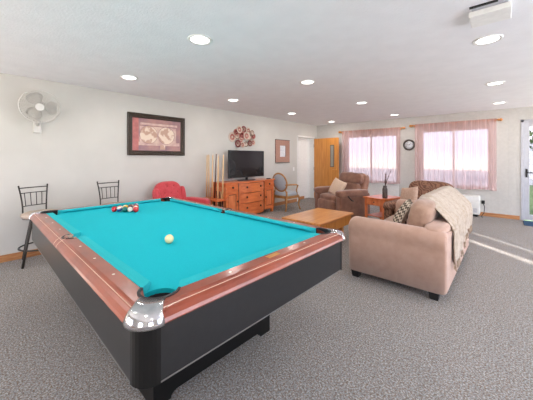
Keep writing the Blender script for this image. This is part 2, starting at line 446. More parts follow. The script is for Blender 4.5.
# windows
def window(n, hole, mull):
    a, b, z0, z1 = hole; bm = NB(); y = YF+.05
    t = .045
    box(bm, a, b, y, y+.05, z0, z0+t); box(bm, a, b, y, y+.05, z1-t, z1); box(bm, a, a+t, y, y+.05, z0+t, z1-t); box(bm, b-t, b, y, y+.05, z0+t, z1-t)
    w = struct('window_%d' % n, bm, white_plastic)
    bm = NB()
    for m in mull: box(bm, m-.02, m+.02, y+.005, y+.045, z0+t, z1-t)
    obj('mullion', bm, white_plastic, w)
    obj('glass', box(NB(), a+t, b-t, y+.022, y+.028, z0+t, z1-t), dimming_m, w)
    bm = NB(); box(bm, a-.05, b+.05, YF-.05, YF+.05, z0-.03, z0, .004)
    obj('window_sill', bm, white_trim, w)
window(1, W1, [-3.05]); window(2, W2, [-1.01])
def side_window(n, axis, hole, pos, s, mul=None):
    a, b, z0, z1 = hole; bm = NB(); t = .05
    def bx(u0, u1, q0, q1):
        if axis == 'X': box(bm, pos+s*.04 if s > 0 else pos-.09, pos+.09 if s > 0 else pos-.04, u0, u1, q0, q1)
        else: box(bm, u0, u1, pos-.09, pos-.04, q0, q1)
    bx(a, b, z0, z0+t); bx(a, b, z1-t, z1); bx(a, a+t, z0+t, z1-t); bx(b-t, b, z0+t, z1-t)
    k = max(1, round((b-a)/1.1))
    for c in (mul or [a+(b-a)*i/k for i in range(1, k)]): bx(c-.02, c+.02, z0+t, z1-t)
    struct('window_%d' % n, bm, white_plastic)
side_window(3, 'X', WR1, XR, 1); side_window(4, 'X', WR2, XR, 1, (1.2, 3.5)); side_window(5, 'X', WR3, XR, 1)
side_window(6, 'Y', WB1, YB, -1); side_window(7, 'Y', WB2, YB, -1)

# unseen translucent sheets added on the right wall, gaps shaped for the sun streaks
shade = bpy.data.materials.new('added_shade_cloth'); shade.use_nodes = True
n = shade.node_tree.nodes; l = shade.node_tree.links; n.clear()
o_ = n.new('ShaderNodeOutputMaterial'); t_ = n.new('ShaderNodeBsdfTranslucent'); d_ = n.new('ShaderNodeBsdfDiffuse'); m_ = n.new('ShaderNodeMixShader')
t_.inputs['Color'].default_value = (.80, .88, 1, 1); d_.inputs['Color'].default_value = (.75, .8, .88, 1); m_.inputs['Fac'].default_value = .6
l.new(d_.outputs[0], m_.inputs[1]); l.new(t_.outputs[0], m_.inputs[2]); l.new(m_.outputs[0], o_.inputs['Surface'])
for k, (a, b) in enumerate(((.55, 1.89), (2.05, 2.545), (2.60, 4.65))):
    bm = NB(); q = [bm.verts.new((XR-.03, y, z)) for y, z in ((a, .0), (b, .0), (b, 2.26), (a, 2.26))]; bm.faces.new(q)
    tag(obj('added_shade', bm, shade, recalc=False), ['unseen pale sheet added on the right wall nearest the camera', 'narrow unseen pale sheet added between two wider ones on the right wall', 'widest unseen pale sheet added on the right wall'][k], 'light screen', 'unseen light screens on the right wall')

# wall switch and outlet
def plate(name, loc, rz, label, cat):
    t = thing(name, label, cat, loc, rz)
    obj('cover_plate', box(NB(), 0, .006, -.036, .036, -.058, .058, .003), white_plastic, t)
    obj('toggle', box(NB(), .006, .014, -.006, .006, -.012, .012, .002), white_trim, t)
plate('light_switch', (XL, 6.72, 1.01), 0, 'small white light switch on the left wall between small framed picture and doorway', 'switch')

# ------------------------------------------------------------------ ceiling lights
lights = [(-2.13, 1.47, 'largest, nearest the camera above the pool table'), (-3.85, 1.52, 'above the framed map picture at left'),
          (-2.16, 3.32, 'in the middle row beyond the largest one'), (-3.88, 3.42, 'above the cue rack'), (-3.97, 5.40, 'above the small oval-backed armchair'),
          (-3.98, 7.42, 'nearest the orange door corner'), (-2.17, 5.28, 'above the brown recliner'), (-2.15, 7.30, 'just before the wall clock'),
          (-.14, 3.24, 'nearest the white ceiling box at upper right'), (-.14, 5.20, 'in the right-hand row above the sofa back'), (-.13, 7.10, 'farthest of the right-hand row, by the right window'),
          ]
LPOS = [(x, y) for x, y, _ in lights]
proto = None
for i, (x, y, d) in enumerate(lights):
    lab = 'round recessed ceiling light ' + d
    if proto is None:
        proto = thing('recessed_light', lab, 'ceiling light', (x, y, CH), 0, 'round recessed ceiling lights')
        obj('trim_ring', lathe(NB(), [(.086, -.004), (.098, -.009), (.112, -.007), (.114, 0), (.084, 0), (.086, -.004)], n=32), white_plastic, proto)
        obj('lens', lathe(NB(), [(.0, -.005), (.086, -.004), (.086, -.001), (0, -.001)], n=32), lamp_em, proto)
    else:
        c = copy_tree(proto); c.location = (x, y, CH); c['label'] = lab
LPOS += [(-2.1, -.4), (-3.9, -.4), (-.14, -.6), (1.8, 3.24), (1.8, 5.2), (1.8, 1.3), (1.8, -.6)]
LAMP_W = 8
ld = bpy.data.lights.new('downlight', 'AREA'); ld.shape = 'DISK'; ld.size = .17; ld.energy = LAMP_W; ld.color = (1, .96, .92)
for (x, y) in LPOS:
    lo = bpy.data.objects.new('downlight', ld); COL.objects.link(lo); lo.location = (x, y, CH-.012)

# white rectangular box on ceiling
t = thing('ceiling_box', 'white rectangular box fixture mounted on the ceiling at upper right', 'ceiling fixture', (-.10, 2.62, CH))
obj('housing', box(NB(), -.12, .12, -.10, .12, -.05, -.008, .006), white_plastic, t)
obj('mounting_plate', box(NB(), -.10, .10, -.15, .10, -.008, 0), door_grey, t)
obj('dark_strip', box(NB(), -.11, .05, -.165, -.15, -.012, 0), black_mat, t)  # thin dark strip along the near edge of the box

# ------------------------------------------------------------------ curtains, rods, clock
def curtain(x0, x1, z0, z1, label, seed, gaps=()):
    rng = random.Random(seed); bm = NB()
    n = int((x1-x0)/.006)
    ph = [rng.uniform(0, 6) for _ in range(5)]
    def yy(x, f):
        a = .018*sin(x*48+1.6*sin(x*5+ph[0])+ph[1])+.008*sin(x*97+ph[2])
        a += .010*sin(x*17+ph[3])
        return YF-.10 + a*(.35+.65*f)
    rows = 12; grid = []
    for i in range(n+1):
        x = x0+(x1-x0)*i/n
        grid.append([bm.verts.new((x+.006*sin(9*x+ph[4])*(1-j/rows), yy(x, 1-j/rows*.8), z0+(z1-z0)*j/rows + (.012*sin(x*11) if j == 0 else 0))) for j in range(rows+1)])
    for i in range(n):
        x = x0+(x1-x0)*(i+.5)/n
        for j in range(rows):
            zz = z0+(z1-z0)*(j+.5)/rows
            if any(g0 < x < g1 for g0, g1 in gaps) and zz < z1-.12: continue
            bm.faces.new((grid[i][j], grid[i+1][j], grid[i+1][j+1], grid[i][j+1])).smooth = True
    o = obj('sheer_curtain', bm, sheer_m, recalc=False)
    return tag(o, label, 'curtain')
curtain(-3.90, -2.19, .63, 2.19, 'shorter-width pink sheer curtain over the left window, beside the orange door', 3)
curtain(-1.84, -.19, .61, 2.235, 'wider pink sheer curtain over the right window, behind the sofa', 5)
def rod(x0, x1, z, label):
    t = thing('curtain_rod', label, 'curtain rod', (0, 0, 0))
    y = YF-.062
    obj('pole', tube(NB(), [(x0, y, z), (x1, y, z)], .014, 12), oak, t)
    for x, s in ((x0, -1), (x1, 1)):
        bm = NB(); lathe(bm, [(0.001, 0), (.022, 0), (.03, .012), (.016, .022), (.03, .035), (.034, .055), (.02, .08), (0.001, .088)] if s > 0 else [(0.001, 0), (.022, 0), (.03, -.012), (.016, -.022), (.03, -.035), (.034, -.055), (.02, -.08), (0.001, -.088)], c=(x, y, z), axis='X', n=14)
        obj('finial', bm, oak, t)
        obj('bracket', box(NB(), x-.012-s*.05, x+.012-s*.05, y-.02, YF, z-.05, z+.018, .004), oak, t)
rod(-3.96, -2.16, 2.165, 'orange wooden curtain rod above the left window')
rod(-1.90, -.17, 2.205, 'orange wooden curtain rod above the right window')
t = thing('wall_clock', 'round wall clock with dark rim between the two curtained windows', 'clock', (-2.00, YF, 1.70))
rim = [(.105, 0), (.148, 0), (.152, -.02), (.135, -.035), (.112, -.028), (.105, -.012)]
obj('rim', lathe(NB(), [(a, b) for a, b in rim]+[rim[0]], n=36, axis='Y'), pm('clock_rim', (74, 68, 64), .35), t)
obj('face', lathe(NB(), [(0, -.012), (.11, -.012), (.11, -.002), (0, -.002)], n=36, axis='Y'), paper_m, t)
for k in range(12): obj('hour_mark', box(NB(), -.003, .003, -.0145, -.0125, .078, .098, M=R(k*30, 'Y')), black_mat, t)
obj('hand', box(NB(), -.004, .004, -.018, -.015, -.01, .055, M=R(50, 'Y')), black_mat, t)
obj('hand', box(NB(), -.003, .003, -.021, -.018, -.015, .08, M=R(-70, 'Y')), black_mat, t)

# air conditioner below the right window
t = thing('wall_air_conditioner', 'white through-wall air conditioner low below the right curtain', 'air conditioner', (-1.02, YF, 0))
obj('cabinet', box(NB(), -.54, .54, -.26, 0, .05, .47, .015), white_plastic, t)
bm = NB()
for k in range(16): box(bm, -.48+k*.045, -.455+k*.045, -.2, -.05, .468, .474)
obj('top_grille', bm, door_grey, t)
bm = NB()
for k in range(5): box(bm, -.5, .5, -.264, -.258, .1+k*.02, .11+k*.02)
obj('front_grille', bm, door_grey, t)
obj('base', box(NB(), -.5, .5, -.22, -.02, 0, .05), black_mat, t)
bm = NB(); tube(bm, [(-.43, YF-.03, .30), (-.40, YF-.06, .22), (-.41, YF-.1, .08), (-.45, YF-.15, .02), (-.43, YF-.3, .012)], .007); box(bm, -.46, -.40, YF-.03, YF-.002, .28, .36, .005)
tag(obj('power_cord', bm, black_mat), 'dark power cord dropping beside the white air conditioner', 'cord')
struct('trim_3', box(NB(), -3.84, -2.26, YF-.012, YF, .1, .60, .003), white_trim)
bm = NB(); prism(bm, rrect(.42, .26, .05), 0, .012)
tag(obj('door_mat', bm, mat_blue, loc=(.66, 7.72, 0)), 'dark blue mat on the carpet before the glass door', 'mat')

# ------------------------------------------------------------------ left wall hangings
def map_picture():
    w, h = 1.094, .745
    t = thing('framed_map_picture', 'large dark-framed picture of two map hemispheres on the left wall', 'picture', (XL, 2.434, 1.765))
    # local: y across, z up, x out of wall
    prof = [(0, 0), (.035, 0), (.045, .02), (.03, .045), (.038, .07), (.012, .085), (0, .085)]  # (x out, inset)
    bm = NB(); R4 = []
    for (sy, sz) in ((-1, -1), (1, -1), (1, 1), (-1, 1)):
        R4.append([(x, sy*(w/2-i), sz*(h/2-i)) for x, i in prof])
    V = [[bm.verts.new(p) for p in s] for s in R4]
    for a in range(4):
        A, B = V[a], V[(a+1) % 4]
        for k in range(len(prof)):
            bm.faces.new((A[k], A[(k+1) % len(prof)], B[(k+1) % len(prof)], B[k]))
    obj('frame', bm, frame_dark, t)
    bm = NB()
    iw, ih = w/2-.08, h/2-.08
    box(bm, .006, .010, -iw, iw, -ih, ih, mi=0)
    box(bm, .010, .0108, -iw, -iw+.11, -ih, ih, mi=1)
    box(bm, .010, .0108, -iw+.14, iw-.08, ih-.12, ih-.08, mi=2)
    box(bm, .010, .0108, -iw+.11, iw-.03, -ih+.10, -ih+.16, mi=2)
    box(bm, .0105, .0112, -iw+.13, iw-.1, -ih+.15, ih-.14, mi=2)
    for y in (-.175, .165):
        lathe(bm, [(0, .0125), (.158, .0125), (.165, .0118)], n=36, c=(0, y, .0), axis='X', mi=3)
        lathe(bm, [(.158, .0127), (.166, .0127)], n=36, c=(0, y, .0), axis='X', mi=0)
    box(bm, .0115, .0125, .04, .14, -ih+.03, -ih+.11, mi=3)
    obj('print', bm, [map_bg, map_left, map_band, map_disc], t)
map_picture()
t = thing('framed_mosaic_picture', 'small reddish brown plaid-framed picture with white centre beside the doorway', 'picture', (XL, 6.16, 1.54))
bm = NB()
for (a, b, c, d) in ((-.32, .32, .16, .32), (-.32, .32, -.32, -.16), (-.32, -.13, -.16, .16), (.13, .32, -.16, .16)): box(bm, 0, .03, a, b, c, d, .003)
obj('frame', bm, mosaic_m, t)
obj('border', box(NB(), .0, .034, -.325, .325, .315, .33), frame_dark, t)
obj('border', box(NB(), .0, .034, -.325, .325, -.33, -.315), frame_dark, t)
obj('print', box(NB(), 0, .015, -.14, .14, -.17, .17), paper_m, t)
# cluster of plates
t = thing('plate_wall_art', 'cluster of overlapping round metal plates in rose and brown above the television', 'wall art', (XL, 4.60, 1.86))
disc = [(-.35, -.02, .12, 0), (-.24, .10, .08, 1), (-.14, .17, .09, 0), (.02, .19, .085, 2), (.17, .17, .08, 0), (.29, .12, .07, 3), (.36, .04, .075, 1), (.34, -.12, .08, 0), (.22, -.15, .075, 2),
        (.10, -.17, .07, 3), (-.03, -.19, .075, 0), (-.19, -.17, .09, 2), (-.19, .02, .09, 3), (-.05, .03, .11, 1), (.10, .03, .11, 0), (.22, .0, .08, 3), (-.08, -.09, .07, 0)]
for k, (y, z, r, c) in enumerate(disc):
    x = .012+.012*(k % 3)
    bm = NB(); lathe(bm, [(0, x-.004), (r*.55, x-.004), (r*.62, x+.003)], c=(0, y, z), axis='X', n=24, mi=0)
    lathe(bm, [(r*.62, x+.003), (r*.9, x+.010), (r, x+.006), (r*.97, x-.002), (0, x-.008)], c=(0, y, z), axis='X', n=24, mi=1)
    lathe(bm, [(0, x+.006), (r*.2, x+.004), (r*.22, x-.004)], c=(0, y, z), axis='X', n=12, mi=1)
    obj('plate', bm, [plate_cols[(c+1) % 4], plate_cols[c]], t)
bm = NB(); tube(bm, [(.006, -.35, -.02), (.006, -.1, .12), (.006, .1, .12), (.006, .34, 0)], .005); tube(bm, [(.006, -.35, -.02), (.006, -.1, -.16), (.006, .1, -.15), (.006, .34, 0)], .005)
obj('backing_wire', bm, plate_dark, t)

# wall fan
fan_m = pm('fan_plastic', (204, 200, 194), .5)
t = thing('wall_fan', 'white round wall-mounted fan high on the left wall', 'fan', (XL, .70, 2.03))
head = Matrix.Translation((.24, 0, 0)) @ R(14, 'Y') @ R(-12, 'Z')
def fan_guard(front):
    bm = NB()
    for k in range(9):
        r = .05+.16*k/8; x = (.05+.045*(1-(r/.21)**2)) if front else (.0-.035*(1-(r/.21)**2)+.0)
        tube(bm, [head @ Vector((x, r*cos(a*pi/16), r*sin(a*pi/16))) for a in range(32)], .0016 if k < 8 else .004, 5, closed=True)
    for k in range(20):
        a = k*pi/10
        pts = []
        for q in range(5):
            r = .05+.16*q/4; x = (.05+.045*(1-(r/.21)**2)) if front else (-.035*(1-(r/.21)**2))
            pts.append(head @ Vector((x, r*cos(a+.25*q/4), r*sin(a+.25*q/4))))
        tube(bm, pts, .0016, 5)
    return bm
obj('front_guard', fan_guard(True), fan_m, t)
obj('rear_guard', fan_guard(False), fan_m, t)
bm = NB(); tube(bm, [head @ Vector((.024, .212*cos(a*pi/16), .212*sin(a*pi/16))) for a in range(32)], .009, 8, closed=True); obj('guard_rim', bm, fan_m, t)
bm = NB(); tube(bm, [head @ Vector((.085, 0, 0)), head @ Vector((.098, 0, 0))], [.05, .045], 20); obj('centre_cap', bm, fan_m, t)
for k in range(3):
    bm = NB(); rows = []
    for q in range(6):
        r = .03+.15*q/5; wd = .35+.28*sin(pi*q/5)
        rows.append([head @ (R(k*120, 'X') @ Vector((.025+.03*(s-.5), r*cos(wd*(s-.5)*2.4), r*sin(wd*(s-.5)*2.4)))) for s in (0, .33, .66, 1)])
    V = [[bm.verts.new(p) for p in r_] for r_ in rows]
    for A, B in zip(V, V[1:]):
        for i in range(3): bm.faces.new((A[i], A[i+1], B[i+1], B[i])).smooth = True
    bmesh.ops.solidify(bm, geom=bm.faces[:], thickness=.003)
    obj('blade', bm, fan_m, t)
bm = NB(); tube(bm, [head @ Vector((-.11, 0, 0)), head @ Vector((-.10, 0, 0)), head @ Vector((-.03, 0, 0)), head @ Vector((.02, 0, 0))], [.03, .055, .06, .04], 16); obj('motor_housing', bm, fan_m, t)
bm = NB(); tube(bm, [head @ Vector((-.06, 0, -.04)), (.13, 0, -.20), (.02, 0, -.24)], .016, 10); box(bm, 0, .035, -.045, .045, -.34, -.18, .01); obj('bracket', bm, fan_m, t)
obj('pull_cord', tube(NB(), [(.036, .04, -.3), (.012, .042, -.6)], .002, 5), fan_m, t)

# ------------------------------------------------------------------ pool table
PX, PY = -2.19, 1.160
HX, HY = 1.31, .755; NX, NY = 1.15, .595; ZT = .815; ZB = .787
pt = thing('pool_table', 'black and mahogany pool table with teal cloth in the foreground', 'pool table', (PX, PY, 0), radians(-1.4))
cp = (NX+.004, NY+.004); CR = .070; SR = .058; spy = NY+.055
def notch(cx, cy, r, a0, a1, n=10): return [(cx+r*cos(radians(a0+(a1-a0)*k/n)), cy+r*sin(radians(a0+(a1-a0)*k/n))) for k in range(n+1)]
ex, ey = NX+.04, NY+.04
out = []
out += notch(cp[0], cp[1], CR, 305, 145)     # corner ++ (coming from +x side up to +y side)
out += notch(0, spy, SR, 345, 195)
out += notch(-cp[0], cp[1], CR, 35, -125)
out += notch(-cp[0], -cp[1], CR, 125, -35)
out += notch(0, -spy, SR, 165, 15)
out += notch(cp[0], -cp[1], CR, 215, 55)
obj('cloth_bed', prism(NB(), out, ZB-.02, ZB), felt, pt)
# wooden rails: profile by outward offset from nose
def rail_prof():  # (o, z)
    return [(.048, ZB-.03), (.048, ZT-.004), (.052, ZT), (.068, ZT), (.075, ZT), (.0865, ZT), (.087, ZT), (.112, ZT), (.124, ZT-.004), (.127, ZT-.009), (.132, ZT-.010), (.144, ZT-.018), (.156, ZT-.033), (.160, ZT-.046), (.157, ZT-.052), (.10, ZT-.052)]
def s_in(o): return max(.036, sqrt(max(0, (SR+.002)**2-(o-.055)**2))) if o < .116 else .036
def s_out(base, o): return base+.004-sqrt(max(0, (CR+.002)**2-(o-.004)**2)) if o < .0868 else base+.068
def add_rail(ends, mapf, name, m, prof):
    bm = NB(); secs = [[mapf(s, o, z) for o, z in prof] for s in ends]
    sweep(bm, secs); return obj(name, bm, m, pt)
for sy in (1, -1):
    for sx in (1, -1):
        add_rail((0, 1, 2), lambda s, o, z: (sx*(s_in(o) if s == 0 else .6 if s == 1 else s_out(NX, o)), sy*(NY+o), z), 'rail', rail_wood, rail_prof())
for sx in (1, -1):
    add_rail((-1, 0, 1), lambda s, o, z: (sx*(NX+o), s*s_out(NY, o), z), 'rail', rail_wood, rail_prof())
# thin bright line inlay along the rails
for sy in (1, -1): obj('inlay_line', box(NB(), -NX-.062, NX+.062, sy*(NY+.127)-.0018, sy*(NY+.127)+.0018, ZT-.010, ZT-.0075), inlay, pt)
for sx in (1, -1): obj('inlay_line', box(NB(), sx*(NX+.127)-.0018, sx*(NX+.127)+.0018, -NY-.06, NY+.06, ZT-.010, ZT-.0075), inlay, pt)
# cushions
def cush(s_nose, s_back, mapf):
    prof_n = [(0, ZB+.026), (.004, ZB+.031), (.03, ZT+.001), (.05, ZT+.001)]
    bm = NB(); secs = []
    for k in (0, 1):
        a, b = s_nose[k], s_back[k]
        secs.append([mapf(a, 0, ZB+.026), mapf(a+(b-a)*.08, .004, ZB+.034), mapf(a+(b-a)*.6, .03, ZT+.002), mapf(b, .05, ZT+.001), mapf(b, .05, ZB), mapf(a+(b-a)*.4, .02, ZB), mapf(a, .0, ZB+.016)])
    sweep(bm, secs); obj('cushion', bm, felt2, pt)
for sy in (1, -1):
    for sx in (1, -1):
        cush((.062, NX-.085), (.050, NX-.055), lambda s, o, z: (sx*s, sy*(NY+o), z))
for sx in (1, -1):
    cush((-NY+.085, NY-.085), (-NY+.055, NY-.055), lambda s, o, z: (sx*(NX+o), s, z))
# pockets: cup, lip
def pocket(cx, cy, r, lip_a0, lip_a1, w):
    p = obj('pocket', lathe(NB(), [(r+.004, ZB-.002), (r, ZB-.02), (r*.85, ZB-.10), (0, ZB-.12)], n=24, c=(cx, cy, 0)), pocket_m, pt)
    bm = NB(); n = 14; secs = []
    for k in range(n+1):
        a = radians(lip_a0+(lip_a1-lip_a0)*k/n); d = Vector((cos(a), sin(a), 0)); c0 = Vector((cx, cy, 0))
        secs.append([c0+d*(r)+Vector((0, 0, ZB-.02)), c0+d*(r)+Vector((0, 0, ZT+.001)), c0+d*(r+.3*w)+Vector((0, 0, ZT+.005)), c0+d*(r+w)+Vector((0, 0, ZT+.003)), c0+d*(r+w)+Vector((0, 0, ZB-.02))])
    sweep(bm, secs, smooth=False); obj('pocket_lip', bm, pocket_m, p)
for sx in (1, -1):
    for sy in (1, -1):
        a = 45 if (sx > 0 and sy > 0) else 135 if sy > 0 else 315 if sx > 0 else 225; pocket(sx*cp[0], sy*cp[1], CR, a-98, a+98, .013)
for sy in (1, -1):
    pocket(0, sy*spy, SR, sy*90-78, sy*90+78, .010)
    for q in ((-.043, -.036), (.036, .043)):
        obj('side_pocket_trim', sweep(NB(), [[(s, sy*(NY+o), z+.002) for o, z in rail_prof()[1:]] for s in q]), inlay, pt)
    bm = NB(); secs = [[(s, sy*(NY+o), z) for o, z in [(.118, ZB-.03), (.118, ZT), (.124, ZT-.004)]+rail_prof()[5:]] for s in (-.036, .036)]; sweep(bm, secs)
    obj('side_rail_block', bm, rail_wood, pt)
# chrome corner castings: revolve rail profile about the corner
def corner(sx, sy):
    """chrome cap: top plate wrapped round the pocket lip, rolled down over the rounded corner"""
    bm = NB(); n = 12; r0 = .092; cx, cy = HX-r0, HY-r0
    prof = [(.070, ZT-.001), (.080, ZT-.009), (.089, ZT-.024), (.096, ZT-.042), (.095, ZT-.054), (.065, ZT-.054)]
    secs = []
    for k in range(n+1):
        a = radians(-4+98*k/n); d = (cos(a), sin(a))
        q = Vector((cx-cp[0], cy-cp[1]))
        t_ = [(cx+d[0]*r, cy+d[1]*r, z) for r, z in prof]
        # inner edge follows the pocket lip circle
        am = radians(8+74*k/n); ri = CR+.012
        inn = [(cp[0]+cos(am)*ri, cp[1]+sin(am)*ri, ZT-.04), (cp[0]+cos(am)*ri, cp[1]+sin(am)*ri, ZT+.004), (cp[0]+cos(am)*ri*.6+t_[0][0]*.4-cp[0]*.0+0, 0, 0)]
        inn = inn[:2]
        p0 = inn[1]; p1 = t_[0]
        mid = ((p0[0]+p1[0])/2, (p0[1]+p1[1])/2, ZT+.004)
        secs.append([(sx*x, sy*y, z) for x, y, z in inn+[mid]+t_])
    sweep(bm, secs, smooth=True)
    return obj('corner_casting', bm, chrome, pt)
for sx in (1, -1):
    for sy in (1, -1): corner(sx, sy)
# sights on the rails
for sx in (1, -1):
    for k in (1, 2, 3):
        for sy in (1, -1):
            obj('rail_sight', lathe(NB(), [(0, ZT+.0015), (.006, ZT+.001), (.007, ZT)], n=10, c=(sx*NX*k/4, sy*(NY+.082), 0)), pearl, pt)
    for k in (-1, 0, 1):
        if sx == 1 and k == 0: continue
        obj('rail_sight', lathe(NB(), [(0, ZT+.0015), (.006, ZT+.001), (.007, ZT)], n=10, c=(sx*(NX+.082), NY*k/2*1.0, 0)), pearl, pt)
obj('nameplate', box(NB(), NX+.068, NX+.098, -.045, .045, ZT, ZT+.002), brass, pt)
# apron panels, rounded corner posts
AZ0, AZ1 = .552, ZT-.052; AX, AY = HX-.034, HY-.034; rc = .062
for sy in (1, -1): obj('side_apron', box(NB(), -AX+rc, AX-rc, sy*AY-.012, sy*AY+.012, AZ0, AZ1), black_lam, pt)
for sx in (1, -1): obj('end_apron', box(NB(), sx*AX-.012, sx*AX+.012, -AY+rc, AY-rc, AZ0, AZ1), black_lam, pt)
for sx in (1, -1):
    for sy in (1, -1):
        bm = NB(); pts = notch(0, 0, rc+.014, 0, 90, 8)+notch(0, 0, rc-.02, 90, 0, 8)
        prism(bm, [(sx*(AX-rc+x), sy*(AY-rc+y)) for x, y in pts], AZ0-.004, AZ1)
        obj('corner_post', bm, black_gloss, pt)
for sy in (1, -1): obj('edge_trim', box(NB(), -AX+rc, AX-rc, sy*(AY+.012)-.002, sy*(AY+.012)+.002, AZ0-.002, AZ0+.003), steel_trim, pt)
for sx in (1, -1): obj('edge_trim', box(NB(), sx*(AX+.012)-.002, sx*(AX+.012)+.002, -AY+rc, AY-rc, AZ0-.002, AZ0+.003), steel_trim, pt)
obj('underframe', box(NB(), -AX+.02, AX-.02, -AY+.02, AY-.02, AZ0+.01, AZ0+.06), black_mat, pt)
for x in (-1.0, -.3, .5, .95):
    obj('apron_bolt', lathe(NB(), [(.008, -AY-.018), (.005, -AY-.022), (0, -AY-.024)], n=8, c=(x, 0, AZ1-.012), axis='Y'), black_mat, pt)
# pedestals with arched base
for sx in (1, -1):
    bm = NB(); pts = [(-.46, 0), (-.36, 0)]+[(-.36+.04*(1-cos(radians(a))), .035*sin(radians(a))) for a in (30, 60, 90)]+[(.32-.0, .035)]+[(.36-.04*(1-cos(radians(a))), .035*sin(radians(a))) for a in (60, 30)]+[(.36, 0), (.46, 0), (.46, AZ0+.02), (-.46, AZ0+.02)]
    x0, x1 = (.79, .42) if sx == 1 else (-.79, -.42)
    a = [bm.verts.new((x0, y, z)) for y, z in pts]; b = [bm.verts.new((x1, y, z)) for y, z in pts]
    bm.faces.new(a); bm.faces.new(b[::-1])
    for i in range(len(pts)): bm.faces.new((a[i], a[(i+1) % len(pts)], b[(i+1) % len(pts)], b[i]))
    obj('pedestal', bm, black_gloss, pt)
obj('crossbeam', box(NB(), -.42, .42, -.12, .12, .12, .40), black_gloss, pt)

# balls
BR = .0286
def ball(name, lab, x, y, m, grp=None, seg=24):
    bm = NB(); bmesh.ops.create_uvsphere(bm, u_segments=seg, v_segments=seg//2, radius=BR)
    o = obj(name, bm, m, smooth=True, loc=(x, y, ZB+BR), rot=(random.uniform(.2, 2.8), random.uniform(-.8, .8), random.uniform(0, 6)))
    return tag(o, lab, 'ball', grp)
cue_m = ball_mat('cue_ball_ivory', (240, 216, 160))
ball('cue_ball', 'single cream cue ball alone in the middle of the teal cloth', -1.655, .905, cue_m, seg=32)
A = Vector((-3.045, 1.055)); B = Vector((-2.86, 1.195))
u = (B-A)/4; u = u.normalized()*(2*BR+.0008); v = Vector((u.x*cos(pi/3)-u.y*sin(pi/3), u.x*sin(pi/3)+u.y*cos(pi/3)))
cols = {'red': (206, 40, 46), 'blue': (26, 60, 120), 'green': (20, 110, 96), 'yellow': (232, 190, 50), 'purple': (80, 50, 110), 'orange': (226, 110, 50), 'maroon': (130, 36, 44), 'black': (24, 24, 26)}
rows = [[('red', 0), ('blue', 1), ('green', 0), ('purple', 1), ('red', 0)], [('orange', 1), ('yellow', 0), ('black', 0), ('red', 1)], [('yellow', 1), ('maroon', 0), ('orange', 0)], [('green', 1), ('blue', 0)], [('maroon', 1)]]
bmats = {}
for j, row in enumerate(rows):
    for i, (c, st) in enumerate(row):
        p = A+u*i+v*j
        key = (c, st)
        if key not in bmats: bmats[key] = ball_mat('%s_%s_ball' % (c, 'striped' if st else 'solid'), cols[c], bool(st))
        where = ['front row of the racked triangle', 'second row of the racked triangle', 'third row of the racked triangle', 'fourth row of the racked triangle', 'back tip of the racked triangle'][j]
        pos = '' if len(row) == 1 else (', its left end' if i == 0 else (', its right end' if i == len(row)-1 else ', between its ends'))
        ball('pool_ball', '%s %s pool ball in the %s%s' % (c, 'striped' if st else 'solid', where, pos), p.x, p.y, bmats[key], 'racked pool balls')

# ------------------------------------------------------------------ bar stools
LA = 18
def stool():
    t = thing('bar_stool', '', 'stool')
    # local: faces +X, back at -X; seat z .66
    bm = NB(); lathe(bm, [(0, .575), (.19, .575), (.212, .587), (.222, .608), (.215, .628), (.18, .641), (0, .645)], n=32)
    obj('seat', bm, seat_beige, t)
    obj('seat_plate', lathe(NB(), [(0, .55), (.12, .55), (.15, .56), (.205, .573), (.205, .577), (0, .577)], n=28), iron, t)
    for k in range(4):
        a = radians(LA+90*k); d = Vector((cos(a), sin(a), 0))
        obj('leg', tube(NB(), [d*.12+Vector((0, 0, .57)), d*.16+Vector((0, 0, .52)), d*.22+Vector((0, 0, .27)), d*.275+Vector((0, 0, .0))], [.017, .017, .015, .014], 10), iron, t)
    obj('foot_ring', tube(NB(), [(.235*cos(a*pi/20), .235*sin(a*pi/20), .20) for a in range(40)], .010, 8, closed=True), iron, t)
    bm = NB()
    def bx(z): return -.165-.035*((z-.66)/.34)**1.5 if z > .66 else -.165
    for s in (1, -1):
        pts = [(bx(z), s*(.135+.035*((z-.66)/.34)**1.6 if z > .66 else .135), z) for z in (.58, .70, .78, .86, .92, .975)]
        tube(bm, pts, .009, 8)
        x, y, z = pts[-1]; tube(bm, [(x, y, z), (x, y, z+.012)], [.012, .006], 8)
    def rung(z, r=.006, bow=.02):
        w = .135+.035*max(0, (z-.66)/.34)**1.6
        tube(bm, [(bx(z)-bow*(1-(y/w)**2), y, z) for y in (-w, -w/2, 0, w/2, w)], r, 6)
    rung(.952, .007); rung(.885); rung(.715)
    for k in (-1.5, -.5, .5, 1.5)[0:4]:
        y = k*.062
        tube(bm, [(bx(.715)-.016, y, .715), (bx(.885)-.016, y*1.08, .885)], .005, 6)
    obj('backrest', bm, iron, t)
    return t
s1 = stool(); s1.location = (-4.58, .715, 0); s1.rotation_euler = (0, 0, radians(20))
s1['label'] = 'iron-backed bar stool with beige seat at the far left corner of the pool table'; s1['group'] = 'iron bar stools'
s2 = copy_tree(s1); s2.location = (-4.52, 1.58, 0); s2.rotation_euler = (0, 0, radians(10))
s2['label'] = 'iron-backed bar stool behind the pool table, only its back showing above the cloth'

# ------------------------------------------------------------------ red tufted armchair
t = thing('red_armchair', 'red button-tufted armchair behind the far corner of the pool table', 'armchair', (-4.36, 2.60, 0), radians(8))
